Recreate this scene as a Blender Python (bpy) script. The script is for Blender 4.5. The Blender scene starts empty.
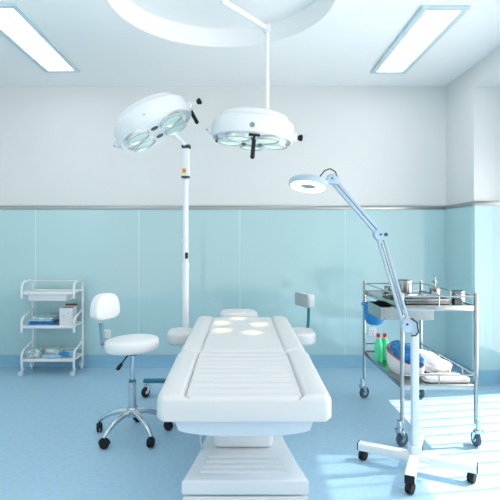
import bpy, bmesh, math, random
from mathutils import Vector, Matrix, noise
PI = math.pi
random.seed(7)
C = bpy.context.scene.collection
S = bpy.context.scene

# ------------------------------------------------------------------ camera, world, sun, exposure
cam_d = bpy.data.cameras.new('camera')
cam = bpy.data.objects.new('camera', cam_d); C.objects.link(cam)
cam.location = (0, 0, 1.27); cam.rotation_euler = (PI/2, 0, 0)
cam_d.sensor_width = 36; cam_d.lens = 34.92
cam_d.shift_x = 0.02; cam_d.shift_y = -0.02
cam_d.clip_start = 0.05
S.camera = cam

W = bpy.data.worlds.new('world'); S.world = W; W.use_nodes = True
bg = W.node_tree.nodes['Background']
bg.inputs[0].default_value = (1.0, 0.965, 0.93, 1)
# brighter sky on the window side (+X), dimmer hall behind the open side of the room
_nt = W.node_tree; _tc = _nt.nodes.new('ShaderNodeTexCoord'); _sx = _nt.nodes.new('ShaderNodeSeparateXYZ'); _mr = _nt.nodes.new('ShaderNodeMapRange')
_mr.inputs['From Min'].default_value = 0.25; _mr.inputs['From Max'].default_value = 0.85; _mr.inputs['To Min'].default_value = 0.78; _mr.inputs['To Max'].default_value = 4.2
_nt.links.new(_tc.outputs['Generated'], _sx.inputs[0]); _nt.links.new(_sx.outputs['X'], _mr.inputs['Value']); _mz = _nt.nodes.new('ShaderNodeMapRange'); _mz.inputs['From Min'].default_value = -0.1; _mz.inputs['From Max'].default_value = 0.1; _mz.inputs['To Min'].default_value = 1.6; _mz.inputs['To Max'].default_value = 1.0
_mm = _nt.nodes.new('ShaderNodeMath'); _mm.operation = 'MULTIPLY'
_nt.links.new(_sx.outputs['Z'], _mz.inputs['Value']); _nt.links.new(_mr.outputs[0], _mm.inputs[0]); _nt.links.new(_mz.outputs[0], _mm.inputs[1]); _nt.links.new(_mm.outputs[0], bg.inputs[1])

SUN_DIR = Vector((-1, -0.16, -1.24)).normalized()
sd = bpy.data.lights.new('sun', 'SUN'); sd.energy = 8.5; sd.angle = math.radians(0.7); sd.color = (1, 0.98, 0.95)
so = bpy.data.objects.new('sun', sd); C.objects.link(so); so.location = (6, 4, 8)
so.rotation_euler = SUN_DIR.to_track_quat('-Z', 'Y').to_euler()

S.view_settings.view_transform = 'Standard'; S.view_settings.look = 'None'
S.view_settings.exposure = -0.10; S.view_settings.gamma = 1.0
S.view_settings.use_curve_mapping = False

# ------------------------------------------------------------------ materials
def mat(name, col, rough=0.5, metal=0.0, coat=0.0, emis=None, es=0.0, alpha=1.0, trans=0.0, bump=0.0, bscale=60, var=0.0, vscale=6, spec=0.5, sss=0.0, ior=1.45):
    m = bpy.data.materials.new(name); m.use_nodes = True
    nt = m.node_tree; b = nt.nodes['Principled BSDF']
    b.inputs['Base Color'].default_value = (*col, 1)
    b.inputs['Roughness'].default_value = rough; b.inputs['Metallic'].default_value = metal
    b.inputs['Coat Weight'].default_value = coat; b.inputs['Coat Roughness'].default_value = 0.08
    b.inputs['Specular IOR Level'].default_value = spec; b.inputs['IOR'].default_value = ior
    b.inputs['Transmission Weight'].default_value = trans
    b.inputs['Alpha'].default_value = alpha
    if emis: b.inputs['Emission Color'].default_value = (*emis, 1); b.inputs['Emission Strength'].default_value = es
    if var or bump:
        tc = nt.nodes.new('ShaderNodeTexCoord')
    if var:
        n = nt.nodes.new('ShaderNodeTexNoise'); n.inputs['Scale'].default_value = vscale; n.inputs['Detail'].default_value = 6
        nt.links.new(tc.outputs['Object'], n.inputs['Vector'])
        r = nt.nodes.new('ShaderNodeValToRGB')
        r.color_ramp.elements[0].position = 0.3; r.color_ramp.elements[1].position = 0.7
        r.color_ramp.elements[0].color = (*[c*(1-var) for c in col], 1); r.color_ramp.elements[1].color = (*[min(1, c*(1+var)) for c in col], 1)
        nt.links.new(n.outputs['Fac'], r.inputs['Fac']); nt.links.new(r.outputs['Color'], b.inputs['Base Color'])
    if bump:
        n2 = nt.nodes.new('ShaderNodeTexNoise'); n2.inputs['Scale'].default_value = bscale; n2.inputs['Detail'].default_value = 4
        nt.links.new(tc.outputs['Object'], n2.inputs['Vector'])
        bp = nt.nodes.new('ShaderNodeBump'); bp.inputs['Strength'].default_value = bump; bp.inputs['Distance'].default_value = 0.01
        nt.links.new(n2.outputs['Fac'], bp.inputs['Height']); nt.links.new(bp.outputs['Normal'], b.inputs['Normal'])
    return m

M = dict(
    wall=mat('wall_paint', (0.765, 0.785, 0.785), 0.75, var=0.01, vscale=2),
    ceil=mat('ceiling_paint', (0.94, 0.945, 0.945), 0.8, var=0.01, vscale=2),
    floor=mat('blue_vinyl_floor', (0.41, 0.63, 0.79), 0.42, var=0.06, vscale=35, bump=0.03, bscale=30),
    skirt=mat('blue_vinyl_skirting', (0.27, 0.52, 0.70), 0.45, var=0.03, vscale=10),
    glass=mat('pale_teal_backed_glass', (0.46, 0.69, 0.72), 0.10, var=0.015, vscale=1.5, spec=0.9, coat=1.0),
    seam=mat('panel_joint_sealant', (0.66, 0.82, 0.84), 0.4),
    rail=mat('brushed_steel_rail', (0.40, 0.44, 0.44), 0.28, 1.0, var=0.05, vscale=3),
    white=mat('white_enamel', (0.88, 0.895, 0.91), 0.3, coat=0.3),
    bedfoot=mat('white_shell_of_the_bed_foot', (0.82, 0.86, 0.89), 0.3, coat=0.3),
    postpaint=mat('pale_blue_white_enamel', (0.68, 0.77, 0.87), 0.35, coat=0.2),
    bluewhite=mat('pale_blue_grey_enamel', (0.44, 0.57, 0.69), 0.35, coat=0.2),
    plastic=mat('white_plastic', (0.82, 0.84, 0.86), 0.4),
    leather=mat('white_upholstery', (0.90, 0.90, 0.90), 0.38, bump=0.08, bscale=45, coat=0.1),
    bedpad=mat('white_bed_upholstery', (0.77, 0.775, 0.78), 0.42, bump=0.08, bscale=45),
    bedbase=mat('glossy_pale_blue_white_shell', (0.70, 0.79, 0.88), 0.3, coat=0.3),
    chrome=mat('chrome', (0.60, 0.66, 0.70), 0.12, 1.0),
    steel=mat('stainless_steel', (0.42, 0.45, 0.45), 0.22, 1.0, var=0.05, vscale=20),
    dsteel=mat('dark_steel', (0.30, 0.40, 0.42), 0.35, 0.9),
    black=mat('black_rubber', (0.012, 0.014, 0.018), 0.5, spec=0.3),
    wheel=mat('grey_rubber_wheel', (0.06, 0.10, 0.13), 0.45),
    whitewheel=mat('pale_wheel', (0.70, 0.78, 0.82), 0.4),
    lampbase=mat('dark_teal_lamp_base', (0.04, 0.20, 0.30), 0.4, 0.2),
    teal=mat('teal_painted_metal', (0.02, 0.22, 0.26), 0.35, 0.2),
    bluemetal=mat('blue_plate', (0.16, 0.40, 0.58), 0.3, 0.6),
    lens=mat('pale_green_lens', (0.66, 0.83, 0.76), 0.12, spec=0.8, coat=0.5),
    lenslit=mat('lit_lens', (0.8, 0.95, 0.8), 0.2, emis=(0.95, 1.0, 0.78), es=0.3),
    lensring=mat('lens_reflector_ring', (0.75, 0.82, 0.80), 0.2, 0.6),
    badge=mat('grey_badge', (0.22, 0.30, 0.31), 0.4),
    vent=mat('dark_vent', (0.05, 0.07, 0.08), 0.5),
    yellow=mat('yellow_sticker', (0.75, 0.55, 0.05), 0.5),
    red=mat('red_plastic', (0.70, 0.03, 0.05), 0.35),
    redtrim=mat('red_trim', (0.75, 0.06, 0.16), 0.6),
    green=mat('green_bottle_plastic', (0.10, 0.86, 0.42), 0.15, coat=0.5),
    blueplas=mat('blue_plastic', (0.02, 0.28, 0.68), 0.3, coat=0.3),
    bluefilm=mat('blue_film', (0.03, 0.30, 0.72), 0.3, coat=0.4, var=0.3, vscale=18, bump=0.3),
    navy=mat('navy_film', (0.03, 0.13, 0.30), 0.3, coat=0.3, var=0.3, vscale=15),
    paleblue=mat('pale_blue_wrap', (0.42, 0.66, 0.84), 0.35, coat=0.3, var=0.15, vscale=25),
    clearwrap=mat('clear_wrap_over_grey_packs', (0.55, 0.70, 0.78), 0.2, coat=0.7, var=0.45, vscale=22, bump=0.5, bscale=30),
    cloth=mat('white_cloth', (0.86, 0.84, 0.85), 0.7, bump=0.2, bscale=25),
    card=mat('white_carton', (0.82, 0.84, 0.86), 0.6),
    brown=mat('brown_card_inside', (0.30, 0.17, 0.12), 0.8),
    pink=mat('pink_print', (0.80, 0.40, 0.45), 0.6),
    shadedvinyl=mat('shaded_grey_vinyl', (0.46, 0.52, 0.53), 0.5),  # grey of the backrest face also holds its shade, turned from the window
    greytray=mat('grey_plastic_tray', (0.62, 0.66, 0.69), 0.4, 0.3),
    panel=mat('lit_diffuser', (0.9, 0.9, 0.9), 0.6, emis=(1.0, 0.965, 0.96), es=6.0),
    ringlit=mat('lit_ring_tube', (0.9, 0.9, 0.9), 0.6, emis=(0.97, 0.99, 1.0), es=1.1),
    dglass=mat('magnifier_glass', (0.22, 0.30, 0.33), 0.08, coat=0.5),
    frame=mat('light_fitting_frame', (0.62, 0.76, 0.80), 0.4, 0.2),
    blind=mat('white_blind_fabric', (0.85, 0.87, 0.88), 0.7),
    paper=mat('white_socket', (0.88, 0.90, 0.91), 0.35),
)
def pane_mat(col=(1, 1, 1)):
    m = bpy.data.materials.new('window_glass'); m.use_nodes = True; nt = m.node_tree
    for n in list(nt.nodes): nt.nodes.remove(n)
    o = nt.nodes.new('ShaderNodeOutputMaterial'); t = nt.nodes.new('ShaderNodeBsdfTransparent'); g = nt.nodes.new('ShaderNodeBsdfGlossy')
    t.inputs[0].default_value = (*col, 1); g.inputs['Roughness'].default_value = 0.02; x = nt.nodes.new('ShaderNodeMixShader'); x.inputs[0].default_value = 0.05
    nt.links.new(t.outputs[0], x.inputs[1]); nt.links.new(g.outputs[0], x.inputs[2]); nt.links.new(x.outputs[0], o.inputs[0]); return m
M['pane'] = pane_mat(); M['dimmer_pane'] = pane_mat((0.50, 0.52, 0.53))

# ------------------------------------------------------------------ mesh builder
def rot(rx=0, ry=0, rz=0):
    return Matrix.Rotation(rz, 4, 'Z') @ Matrix.Rotation(ry, 4, 'Y') @ Matrix.Rotation(rx, 4, 'X')
def frame_from(n, x=None):
    """matrix whose local +Z is n"""
    n = Vector(n).normalized(); x = Vector(x or (1, 0, 0)); x = (x - n*x.dot(n)).normalized(); y = n.cross(x)
    return Matrix((x, y, n)).transposed().to_4x4()
class MB:
    def __init__(s): s.bm = bmesh.new(); s.mi = 0; s.T = Matrix.Identity(4)
    def _add(s, b, m=None):
        me = bpy.data.meshes.new('tmp'); 
        for f in b.faces: f.material_index = s.mi
        if m is not None: b.transform(m)
        b.transform(s.T); b.to_mesh(me); b.free(); s.bm.from_mesh(me); bpy.data.meshes.remove(me); return s
    def box(s, c, d, m=None, bev=0.0, seg=2):
        b = bmesh.new(); bmesh.ops.create_cube(b, size=1.0)
        b.transform(Matrix.Diagonal((*d, 1)))
        if bev: bmesh.ops.bevel(b, geom=b.edges[:], offset=min(bev, min(d)*0.49), segments=seg, profile=0.5, affect='EDGES')
        return s._add(b, Matrix.Translation(c) @ (m or Matrix.Identity(4)))
    def lathe(s, prof, m=None, n=40):
        b = bmesh.new(); rings = []
        for r, z in prof:
            if r < 1e-5: rings.append([b.verts.new((0, 0, z))])
            else: rings.append([b.verts.new((r*math.cos(2*PI*i/n), r*math.sin(2*PI*i/n), z)) for i in range(n)])
        for a, c in zip(rings, rings[1:]):
            for i in range(n):
                j = (i+1) % n
                v = [a[i % len(a)], a[j % len(a)], c[j % len(c)], c[i % len(c)]]
                u = []
                for q in v:
                    if q not in u: u.append(q)
                if len(u) > 2: b.faces.new(u)
        closed_ = abs(prof[0][0]-prof[-1][0]) < 1e-4 and abs(prof[0][1]-prof[-1][1]) < 1e-4
        if len(rings[0]) > 1 and not closed_: b.faces.new(rings[0])
        if len(rings[-1]) > 1 and not closed_: b.faces.new(rings[-1])
        if closed_: bmesh.ops.remove_doubles(b, verts=b.verts[:], dist=1e-5)
        bmesh.ops.recalc_face_normals(b, faces=b.faces[:])
        return s._add(b, m)
    def cyl(s, p, q, r, r2=None, n=20):
        p = Vector(p); q = Vector(q); L = (q-p).length; z = (q-p).normalized()
        m = Matrix.Translation(p) @ z.to_track_quat('Z', 'Y').to_matrix().to_4x4()
        return s.lathe([(r, 0), (r if r2 is None else r2, L)], m, n)
    def tube(s, pts, r, n=10, closed=False, rs=None, flat=1.0):
        pts = [Vector(p) for p in pts]; b = bmesh.new(); rings = []; N = len(pts)
        up = None
        for k, p in enumerate(pts):
            if closed: t = pts[(k+1) % N]-pts[k-1]
            else: t = pts[min(k+1, N-1)]-pts[max(k-1, 0)]
            t.normalize()
            if up is None: up = Vector((0, 0, 1)) if abs(t.z) < 0.9 else Vector((0, 1, 0))
            up = (up - t*up.dot(t)).normalized(); sd_ = t.cross(up)
            rr = rs[k] if rs else r
            rings.append([b.verts.new(p + sd_*(rr*math.cos(2*PI*i/n)) + up*(rr*flat*math.sin(2*PI*i/n))) for i in range(n)])
        for k in range(N if closed else N-1):
            a = rings[k]; c = rings[(k+1) % N]
            for i in range(n): b.faces.new((a[i], a[(i+1) % n], c[(i+1) % n], c[i]))
        if not closed: b.faces.new(rings[0]); b.faces.new(rings[-1])
        bmesh.ops.recalc_face_normals(b, faces=b.faces[:])
        return s._add(b)
    def loft(s, secs, m=None):
        b = bmesh.new(); R = [[b.verts.new(p) for p in sec] for sec in secs]; n = len(R[0])
        for a, c in zip(R, R[1:]):
            for i in range(n): b.faces.new((a[i], a[(i+1) % n], c[(i+1) % n], c[i]))
        b.faces.new(R[0]); b.faces.new(R[-1])
        bmesh.ops.recalc_face_normals(b, faces=b.faces[:])
        return s._add(b, m)
    def prism(s, poly, z0, z1, m=None, bev=0.0, seg=3):
        b = bmesh.new(); lo = [b.verts.new((x, y, z0)) for x, y in poly]; hi = [b.verts.new((x, y, z1)) for x, y in poly]; n = len(poly)
        fs = [b.faces.new(lo), b.faces.new(hi)]
        for i in range(n): b.faces.new((lo[i], lo[(i+1) % n], hi[(i+1) % n], hi[i]))
        bmesh.ops.recalc_face_normals(b, faces=b.faces[:])
        if bev:
            ed = [e for e in b.edges if all(v in lo for v in e.verts) or all(v in hi for v in e.verts)]
            bmesh.ops.bevel(b, geom=ed, offset=bev, segments=seg, profile=0.5, affect='EDGES')
        return s._add(b, m)
    def blob(s, c, d, amp=0.1, freq=6, seed=0, sq=0.6, m=None, sub=4, flat=True):
        b = bmesh.new(); bmesh.ops.create_icosphere(b, subdivisions=sub, radius=1)
        for v in b.verts:
            p = v.co.copy()
            q = Vector([math.copysign(abs(t)**sq, t) for t in p])
            k = 1 + amp*noise.noise(p*freq*0.4 + Vector((seed, seed*2, 0))) + amp*0.6*abs(noise.noise(p*freq + Vector((seed, 0, 3))))
            v.co = Vector((q.x*d[0]/2, q.y*d[1]/2, q.z*d[2]/2))*k
            if flat: v.co.z = max(v.co.z, -d[2]/2)
        return s._add(b, Matrix.Translation(c) @ (m or Matrix.Identity(4)))
    def build(s, name, mats, parent=None, label=None, kind=None, sharp=35):
        for f in s.bm.faces: f.smooth = True
        s.bm.normal_update()
        for e in s.bm.edges:
            if len(e.link_faces) == 2 and e.calc_face_angle(0) > math.radians(sharp): e.smooth = False
        me = bpy.data.meshes.new(name); s.bm.to_mesh(me); s.bm.free()
        o = bpy.data.objects.new(name, me); C.objects.link(o)
        for m in (mats if isinstance(mats, (list, tuple)) else [mats]): me.materials.append(m)
        if parent: o.parent = parent
        if label: o['label'] = label
        if kind: o['kind'] = kind
        return o
def thing(name, label, cat, loc=(0, 0, 0), rz=0, group=None):
    o = bpy.data.objects.new(name, None); C.objects.link(o); o.empty_display_size = 0.1
    o.location = loc; o.rotation_euler = (0, 0, rz); o['label'] = label; o['category'] = cat
    if group: o['group'] = group
    return o
def tag(o, label, cat, group=None):
    o['label'] = label; o['category'] = cat
    if group: o['group'] = group
    return o
def arc(c, r, a0, a1, n, plane='XZ'):
    out = []
    for i in range(n+1):
        a = math.radians(a0+(a1-a0)*i/n); u, v = r*math.cos(a), r*math.sin(a)
        out.append(Vector(c)+(Vector((u, 0, v)) if plane == 'XZ' else Vector((0, u, v)) if plane == 'YZ' else Vector((u, v, 0))))
    return out
def circle_poly(r, n=40, cx=0, cy=0): return [(cx+r*math.cos(2*PI*i/n), cy+r*math.sin(2*PI*i/n)) for i in range(n)]

# ------------------------------------------------------------------ the room
XL, XR, YB, YF, ZC = -2.95, 2.06, 4.85, -0.8, 2.81
XW = 2.46            # window plane at the back of the bay
JY, BAY0, LZ = 4.27, 0.4, 2.61   # far jamb, near jamb, lintel
def struct(name, mb, m, parent=None): return mb.build(name, m, parent, kind='structure')
b = MB(); b.box(((XL+XW)/2, (YF-1.2+YB)/2, -0.05), (XW-XL+0.3, YB-YF+1.5, 0.1)); struct('floor', b, M['floor'])
# ceiling with the round recess cut into it
RC, RR, RT = (-0.12, 3.14), 0.73, 0.13
b = MB(); bm = b.bm; N = 96
x0, x1, y0, y1 = XL-0.12, XR+0.6, YF-0.1, YB+0.1
inner = [bm.verts.new((RC[0]+RR*math.cos(2*PI*i/N), RC[1]+RR*math.sin(2*PI*i/N), ZC)) for i in range(N)]
outer = []
for i in range(N):
    a = 2*PI*i/N; dx, dy = math.cos(a), math.sin(a)
    t = min((x1-RC[0])/dx if dx > 1e-6 else 1e9, (x0-RC[0])/dx if dx < -1e-6 else 1e9, (y1-RC[1])/dy if dy > 1e-6 else 1e9, (y0-RC[1])/dy if dy < -1e-6 else 1e9)
    outer.append(bm.verts.new((RC[0]+dx*t, RC[1]+dy*t, ZC)))
for i in range(N): bm.faces.new((inner[i], inner[(i+1) % N], outer[(i+1) % N], outer[i]))
# corner fillers
for cx, cy in ((x0, y0), (x1, y0), (x0, y1), (x1, y1)):
    best = sorted(range(N), key=lambda i: (outer[i].co.x-cx)**2+(outer[i].co.y-cy)**2)[:2]
    i, j = best
    if abs(outer[i].co.x-outer[j].co.x) > 1e-4 and abs(outer[i].co.y-outer[j].co.y) > 1e-4:
        bm.faces.new((outer[i], outer[j], bm.verts.new((cx, cy, ZC))))
up = [bm.verts.new((RC[0]+(RR-0.035)*math.cos(2*PI*i/N), RC[1]+(RR-0.035)*math.sin(2*PI*i/N), ZC+RT)) for i in range(N)]
for i in range(N): bm.faces.new((inner[i], up[i], up[(i+1) % N], inner[(i+1) % N]))
bm.faces.new(up)
struct('ceiling', b, M['ceil'])
b = MB(); b.box(((XL+XW)/2, (YF+YB)/2, ZC+0.22), (XW-XL+0.5, YB-YF+0.4, 0.1)); struct('ceiling_slab', b, M['ceil'])

b = MB(); b.box(((XL+XR)/2, YB+0.06, 1.45), (XR-XL+0.8, 0.12, 2.9)); struct('wall_back', b, M['wall'])
b = MB(); b.box((XL-0.06, (YF+YB)/2, 1.45), (0.12, YB-YF, 2.9)); struct('wall_left', b, M['wall'])
b = MB()
b.box(((XR+XW+0.1)/2, (JY+YB)/2, 1.45), (XW+0.1-XR, YB-JY, 2.9))                 # pier by the back corner
b.box(((XR+XW+0.1)/2, (BAY0+JY)/2, (LZ+2.9)/2), (XW+0.1-XR, JY-BAY0, 2.9-LZ))      # lintel
b.box(((XR+XW+0.1)/2, (YF+BAY0)/2, 1.45), (XW+0.1-XR, BAY0-YF, 2.9))
b.box((XW+0.05, (BAY0+JY)/2, 0.07), (0.1, JY-BAY0, 0.14))
struct('wall_right', b, M['wall'])

# glass cladding, its joints, the steel rail and the skirting
GZ0, GZ1, RZ1 = 0.125, 1.575, 1.612
seams = [-2.96, -2.04, -1.01, 0.0, 1.05, 2.052]
b = MB()
for a, c in zip(seams, seams[1:]): b.box(((a+c)/2, YB-0.006, (GZ0+GZ1)/2), (c-a-0.006, 0.012, GZ1-GZ0), bev=0.0004, seg=1)
struct('trim_1', b, M['glass'])
b = MB(); b.box(((XL+XR)/2, YB-0.00575, (GZ0+GZ1)/2), (XR-XL, 0.0115, GZ1-GZ0)); struct('trim_2', b, M['seam'])
b = MB(); b.box((XR-0.006, (JY+YB)/2, (GZ0+GZ1)/2), (0.012, YB-JY-0.02, GZ1-GZ0), bev=0.0015, seg=1)
b.box(((XR+XW)/2, JY-0.006, (GZ0+GZ1)/2), (XW-XR, 0.012, GZ1-GZ0), bev=0.0015, seg=1)
b.box((XL+0.006, (YF+YB)/2, (GZ0+GZ1)/2), (0.012, YB-YF-0.02, GZ1-GZ0))
struct('trim_3', b, M['glass'])
b = MB(); h = (GZ1+RZ1)/2; t = RZ1-GZ1
b.box(((XL+XR)/2, YB-0.011, h), (XR-XL, 0.022, t), bev=0.004)
b.box((XR-0.011, (JY+YB)/2-0.01, h), (0.022, YB-JY, t), bev=0.004)
b.box(((XR+XW)/2-0.01, JY-0.011, h), (XW-XR, 0.022, t), bev=0.004)
b.box((XL+0.011, (YF+YB)/2, h), (0.022, YB-YF, t), bev=0.004)
struct('trim_4', b, M['rail'])
def skirt(name, p, q):
    """coved vinyl upstand from p to q, room on the left-hand side of the direction p->q"""
    p = Vector((*p, 0)); q = Vector((*q, 0)); d = (q-p).normalized(); n = Vector((-d.y, d.x, 0))
    pr = [(0, 0), (0.05, 0.0005), (0.032, 0.005), (0.018, 0.016), (0.013, 0.035), (0.013, GZ0), (0, GZ0)]
    b = MB(); b.loft([[pt + n*u + Vector((0, 0, v)) for u, v in pr] for pt in (p, q)]); struct(name, b, M['skirt'])
skirt('baseboard_back', (XR, YB), (XL, YB))
skirt('baseboard_right', (XR, JY), (XR, YB))
skirt('baseboard_jamb', (XW, JY), (XR, JY))
skirt('baseboard_left', (XL, YB), (XL, YF))

# window in the bay: frame, clear pane, an added dimming pane and the vertical blind that stripes the sunlight
wf = MB(); wy0, wy1, wz0, wz1 = BAY0+0.02, 4.12, 0.14, LZ
wf.box((XW+0.02, (wy0+wy1)/2, wz0+0.03), (0.06, wy1-wy0, 0.06)); wf.box((XW+0.02, (wy0+wy1)/2, wz1-0.03), (0.06, wy1-wy0, 0.06))
for y in (wy0+0.03, wy1-0.03): wf.box((XW+0.02, y, (wz0+wz1)/2), (0.06, 0.06, wz1-wz0))
wo = struct('window_1', wf, M['white'])
WT = 1.88
b = MB(); b.box((XW+0.02, (wy0+wy1)/2, (wz0+WT)/2), (0.006, wy1-wy0-0.02, WT-wz0-0.01)); struct('window_pane', b, M['pane'], wo)
b = MB(); b.box((XW+0.02, (wy0+wy1)/2, (WT+wz1)/2), (0.006, wy1-wy0-0.02, wz1-WT-0.01)); struct('added_sun_dimmer', b, M['dimmer_pane'], wo)  # unseen pane added to weaken the sun on the far part of its patch
b = MB(); b.box((XW+0.05, 4.195, 1.375), (0.1, 0.15, 2.47)); struct('wall_bay', b, M['wall'])

# ------------------------------------------------------------------ ceiling lights
def make_ceiling_light(x, y):
    t = thing('ceiling_light', '', 'ceiling light', (x, y, ZC))
    b = MB(); w, l = 0.32, 1.26
    for s_ in (-1, 1):
        b.box((s_*(w/2-0.022), 0, -0.010), (0.044, l, 0.018), bev=0.003); b.box((0, s_*(l/2-0.022), -0.010), (w-0.088, 0.044, 0.018), bev=0.003)
    b.build('frame', M['frame'], t)
    b = MB(); b.box((0, 0, -0.008), (w-0.088, l-0.088, 0.010)); b.build('diffuser', M['panel'], t)
    return t
cl = make_ceiling_light(-1.61, 3.78); cl['label'] = 'rectangular white ceiling light panel at the left of the round ceiling recess'; cl['group'] = 'ceiling light panels'
c2 = cl.copy(); C.objects.link(c2); c2.location = (1.355, 3.81, ZC); c2['label'] = 'rectangular white ceiling light panel at the right, towards the window bay'
c3 = cl.copy(); C.objects.link(c3); c3.location = (-1.61, 1.30, ZC); c3['label'] = 'added fill light panel, out of view above and left of the camera'  # unseen panel, added for more light from overhead
c4 = cl.copy(); C.objects.link(c4); c4.location = (1.355, 1.30, ZC); c4['label'] = 'added fill light panel, out of view above and right of the camera'  # second added fill panel, also out of view
for ch in [(a_, b_) for a_ in (c2, c3, c4) for b_ in list(cl.children)]:
    k = ch[1].copy(); C.objects.link(k); k.parent = ch[0]

# ------------------------------------------------------------------ sockets on the glass
def socket(x, z, label):
    t = thing('wall_socket', label, 'socket', (x, YB-0.012, z), group='wall sockets')
    b = MB(); b.box((0, -0.006, 0.045), (0.078, 0.012, 0.088), bev=0.004); b.build('cover_plate', M['paper'], t)
    b = MB()
    for sx in (-1, 1): b.box((sx*0.011, -0.0125, 0.055), (0.004, 0.002, 0.014))
    b.box((0, -0.0125, 0.028), (0.004, 0.002, 0.012)); b.build('socket_slot', M['vent'], t)
socket(1.32, 0.31, 'white wall socket behind the steel trolley, right of the bed')
socket(-1.325, 0.29, 'white wall socket on the glass wall behind the backrest of the left stool')

# ------------------------------------------------------------------ treatment bed
bed = thing('treatment_bed', 'white padded treatment bed with pale flared pedestal in the middle of the room', 'treatment bed', (0.018, 2.9, 0))
def cushion_mb(ya, yb, za, zb, w, th, chan, re=0.03, bol=0.125, wb=None, rc=0.03, corner=0.05, rend=0.03):
    """padded section between ya and yb (local to the bed), rising za->zb, with side bolsters and cross channels"""
    wb = wb or w
    ys = [ya+re*(1-math.cos(PI/2*k/8)) for k in range(8)]
    ys += [ya+re+(yb-ya-2*re)*k/110 for k in range(111)]
    ys += [yb-re*(1-math.cos(PI/2*k/8)) for k in reversed(range(8))]
    secs = []
    for y in ys:
        u = (y-ya)/(yb-ya); e = min(y-ya, yb-y)
        drop = re*(1-math.sqrt(max(0, 1-(1-min(1, e/re))**2)))
        cr = corner*(1-math.sqrt(max(0, 1-(1-min(1, e/corner))**2))) if corner else 0
        hw = (w+(wb-w)*u)/2-cr*0.8; zt = za+(zb-za)*u; g = hw-bol+cr*0.8*0; sec = []
        chn = 0.0
        if chan and e > re:
            ph = u*chan; f = (ph-round(ph))/chan*(yb-ya); chn = -0.008*math.exp(-(f/0.006)**2)-0.003*math.exp(-(f/0.025)**2)
        xs = [-hw+rc*(1-math.cos(PI/2*k/7)) for k in range(7)]+[-hw+rc+(2*hw-2*rc)*k/120 for k in range(121)]+[hw-rc*(1-math.cos(PI/2*k/7)) for k in reversed(range(7))]
        for x in xs:
            ex = hw-abs(x); dx = rc*(1-math.sqrt(max(0, 1-(1-min(1, ex/rc))**2))); ax = abs(x)
            gro = -0.018*math.exp(-((ax-g)/0.006)**2)
            bul = 0.010*math.sin(PI*min(1, max(0, (ax-g)/bol)))**0.7 if ax > g else 0.0
            inn = chn if ax < g-0.012 else 0.0
            fade = min(1, max(0, e/re-0.15))
            sec.append((x, y, zt-max(drop, dx)-0.35*min(drop, dx)+(gro+bul)*min(1, fade+0.25)+inn))
        zb0 = zt-th; rb = 0.015
        for k, x in enumerate((hw, hw-rb, hw*0.5, 0, -hw*0.5, -hw+rb, -hw)):
            sec.append((x, y, zb0+(rb if k in (0, 6) else 0)+drop*0.3))
        secs.append(sec)
    b = MB(); b.loft(secs); return b
def at_y(y): return y-2.9
# foot section, middle section, back section
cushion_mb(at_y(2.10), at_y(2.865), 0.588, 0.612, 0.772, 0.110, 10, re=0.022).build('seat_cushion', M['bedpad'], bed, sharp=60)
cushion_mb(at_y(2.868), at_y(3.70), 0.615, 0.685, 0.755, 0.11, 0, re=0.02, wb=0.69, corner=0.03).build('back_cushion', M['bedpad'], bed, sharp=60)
b = MB(); b.blob((-0.03, at_y(3.84), 0.672), (0.30, 0.24, 0.09), amp=0.02, freq=1, sq=0.55, flat=False); b.build('headrest', M['bedpad'], bed, sharp=60)
b = MB(); b.box((0, at_y(3.74), 0.60), (0.12, 0.12, 0.03), bev=0.005); b.build('headrest_bar', M['steel'], bed)
for s_ in (-1, 1):
    # armrest pad: stadium shape
    poly = []
    L, R = 0.05, 0.092
    for i in range(17): a = PI*i/16; poly.append((R*math.cos(a), L+R*math.sin(a)))
    for i in range(17): a = PI+PI*i/16; poly.append((R*math.cos(a), -L+R*math.sin(a)))
    b = MB(); b.prism(poly, 0, 0.085, Matrix.Translation((s_*0.436-0.010, at_y(3.50), 0.535)) , bev=0.022, seg=4); ar = b.build('armrest', M['bedpad'], bed, sharp=60)
    b = MB(); b.box((s_*0.36, at_y(3.50), 0.525), (0.16, 0.06, 0.02), bev=0.004); b.build('bracket', M['steel'], ar)
# shell apron under the mattress: curved plan and belly
secs = []
for j in range(15):
    u = j/14; y = at_y(2.15)+(3.55-2.15)*(u**2 if j > 1 else (0, 0.008)[j]); hw = 0.312; e = (0.9, 0.97)[j] if j < 2 else 1
    z0 = 0.478+0.11*max(0, (y-at_y(2.87))/0.7)*0.6; sec = []
    for i in range(33):
        x = -hw+2*hw*i/32; sec.append((x, y, z0+0.004-(0.030*(1-abs(x/hw)**2.5)+0.062*(1-abs(x/hw)**40))*e))
    for i in range(33):
        x = hw-2*hw*i/32; sec.append((x, y, z0+0.004))
    secs.append(sec)
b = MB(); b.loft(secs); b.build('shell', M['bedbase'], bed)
b = MB(); b.box((0, at_y(2.85), 0.27), (0.33, 0.44, 0.27), bev=0.03, seg=3); b.build('pedestal', M['bedfoot'], bed)
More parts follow.
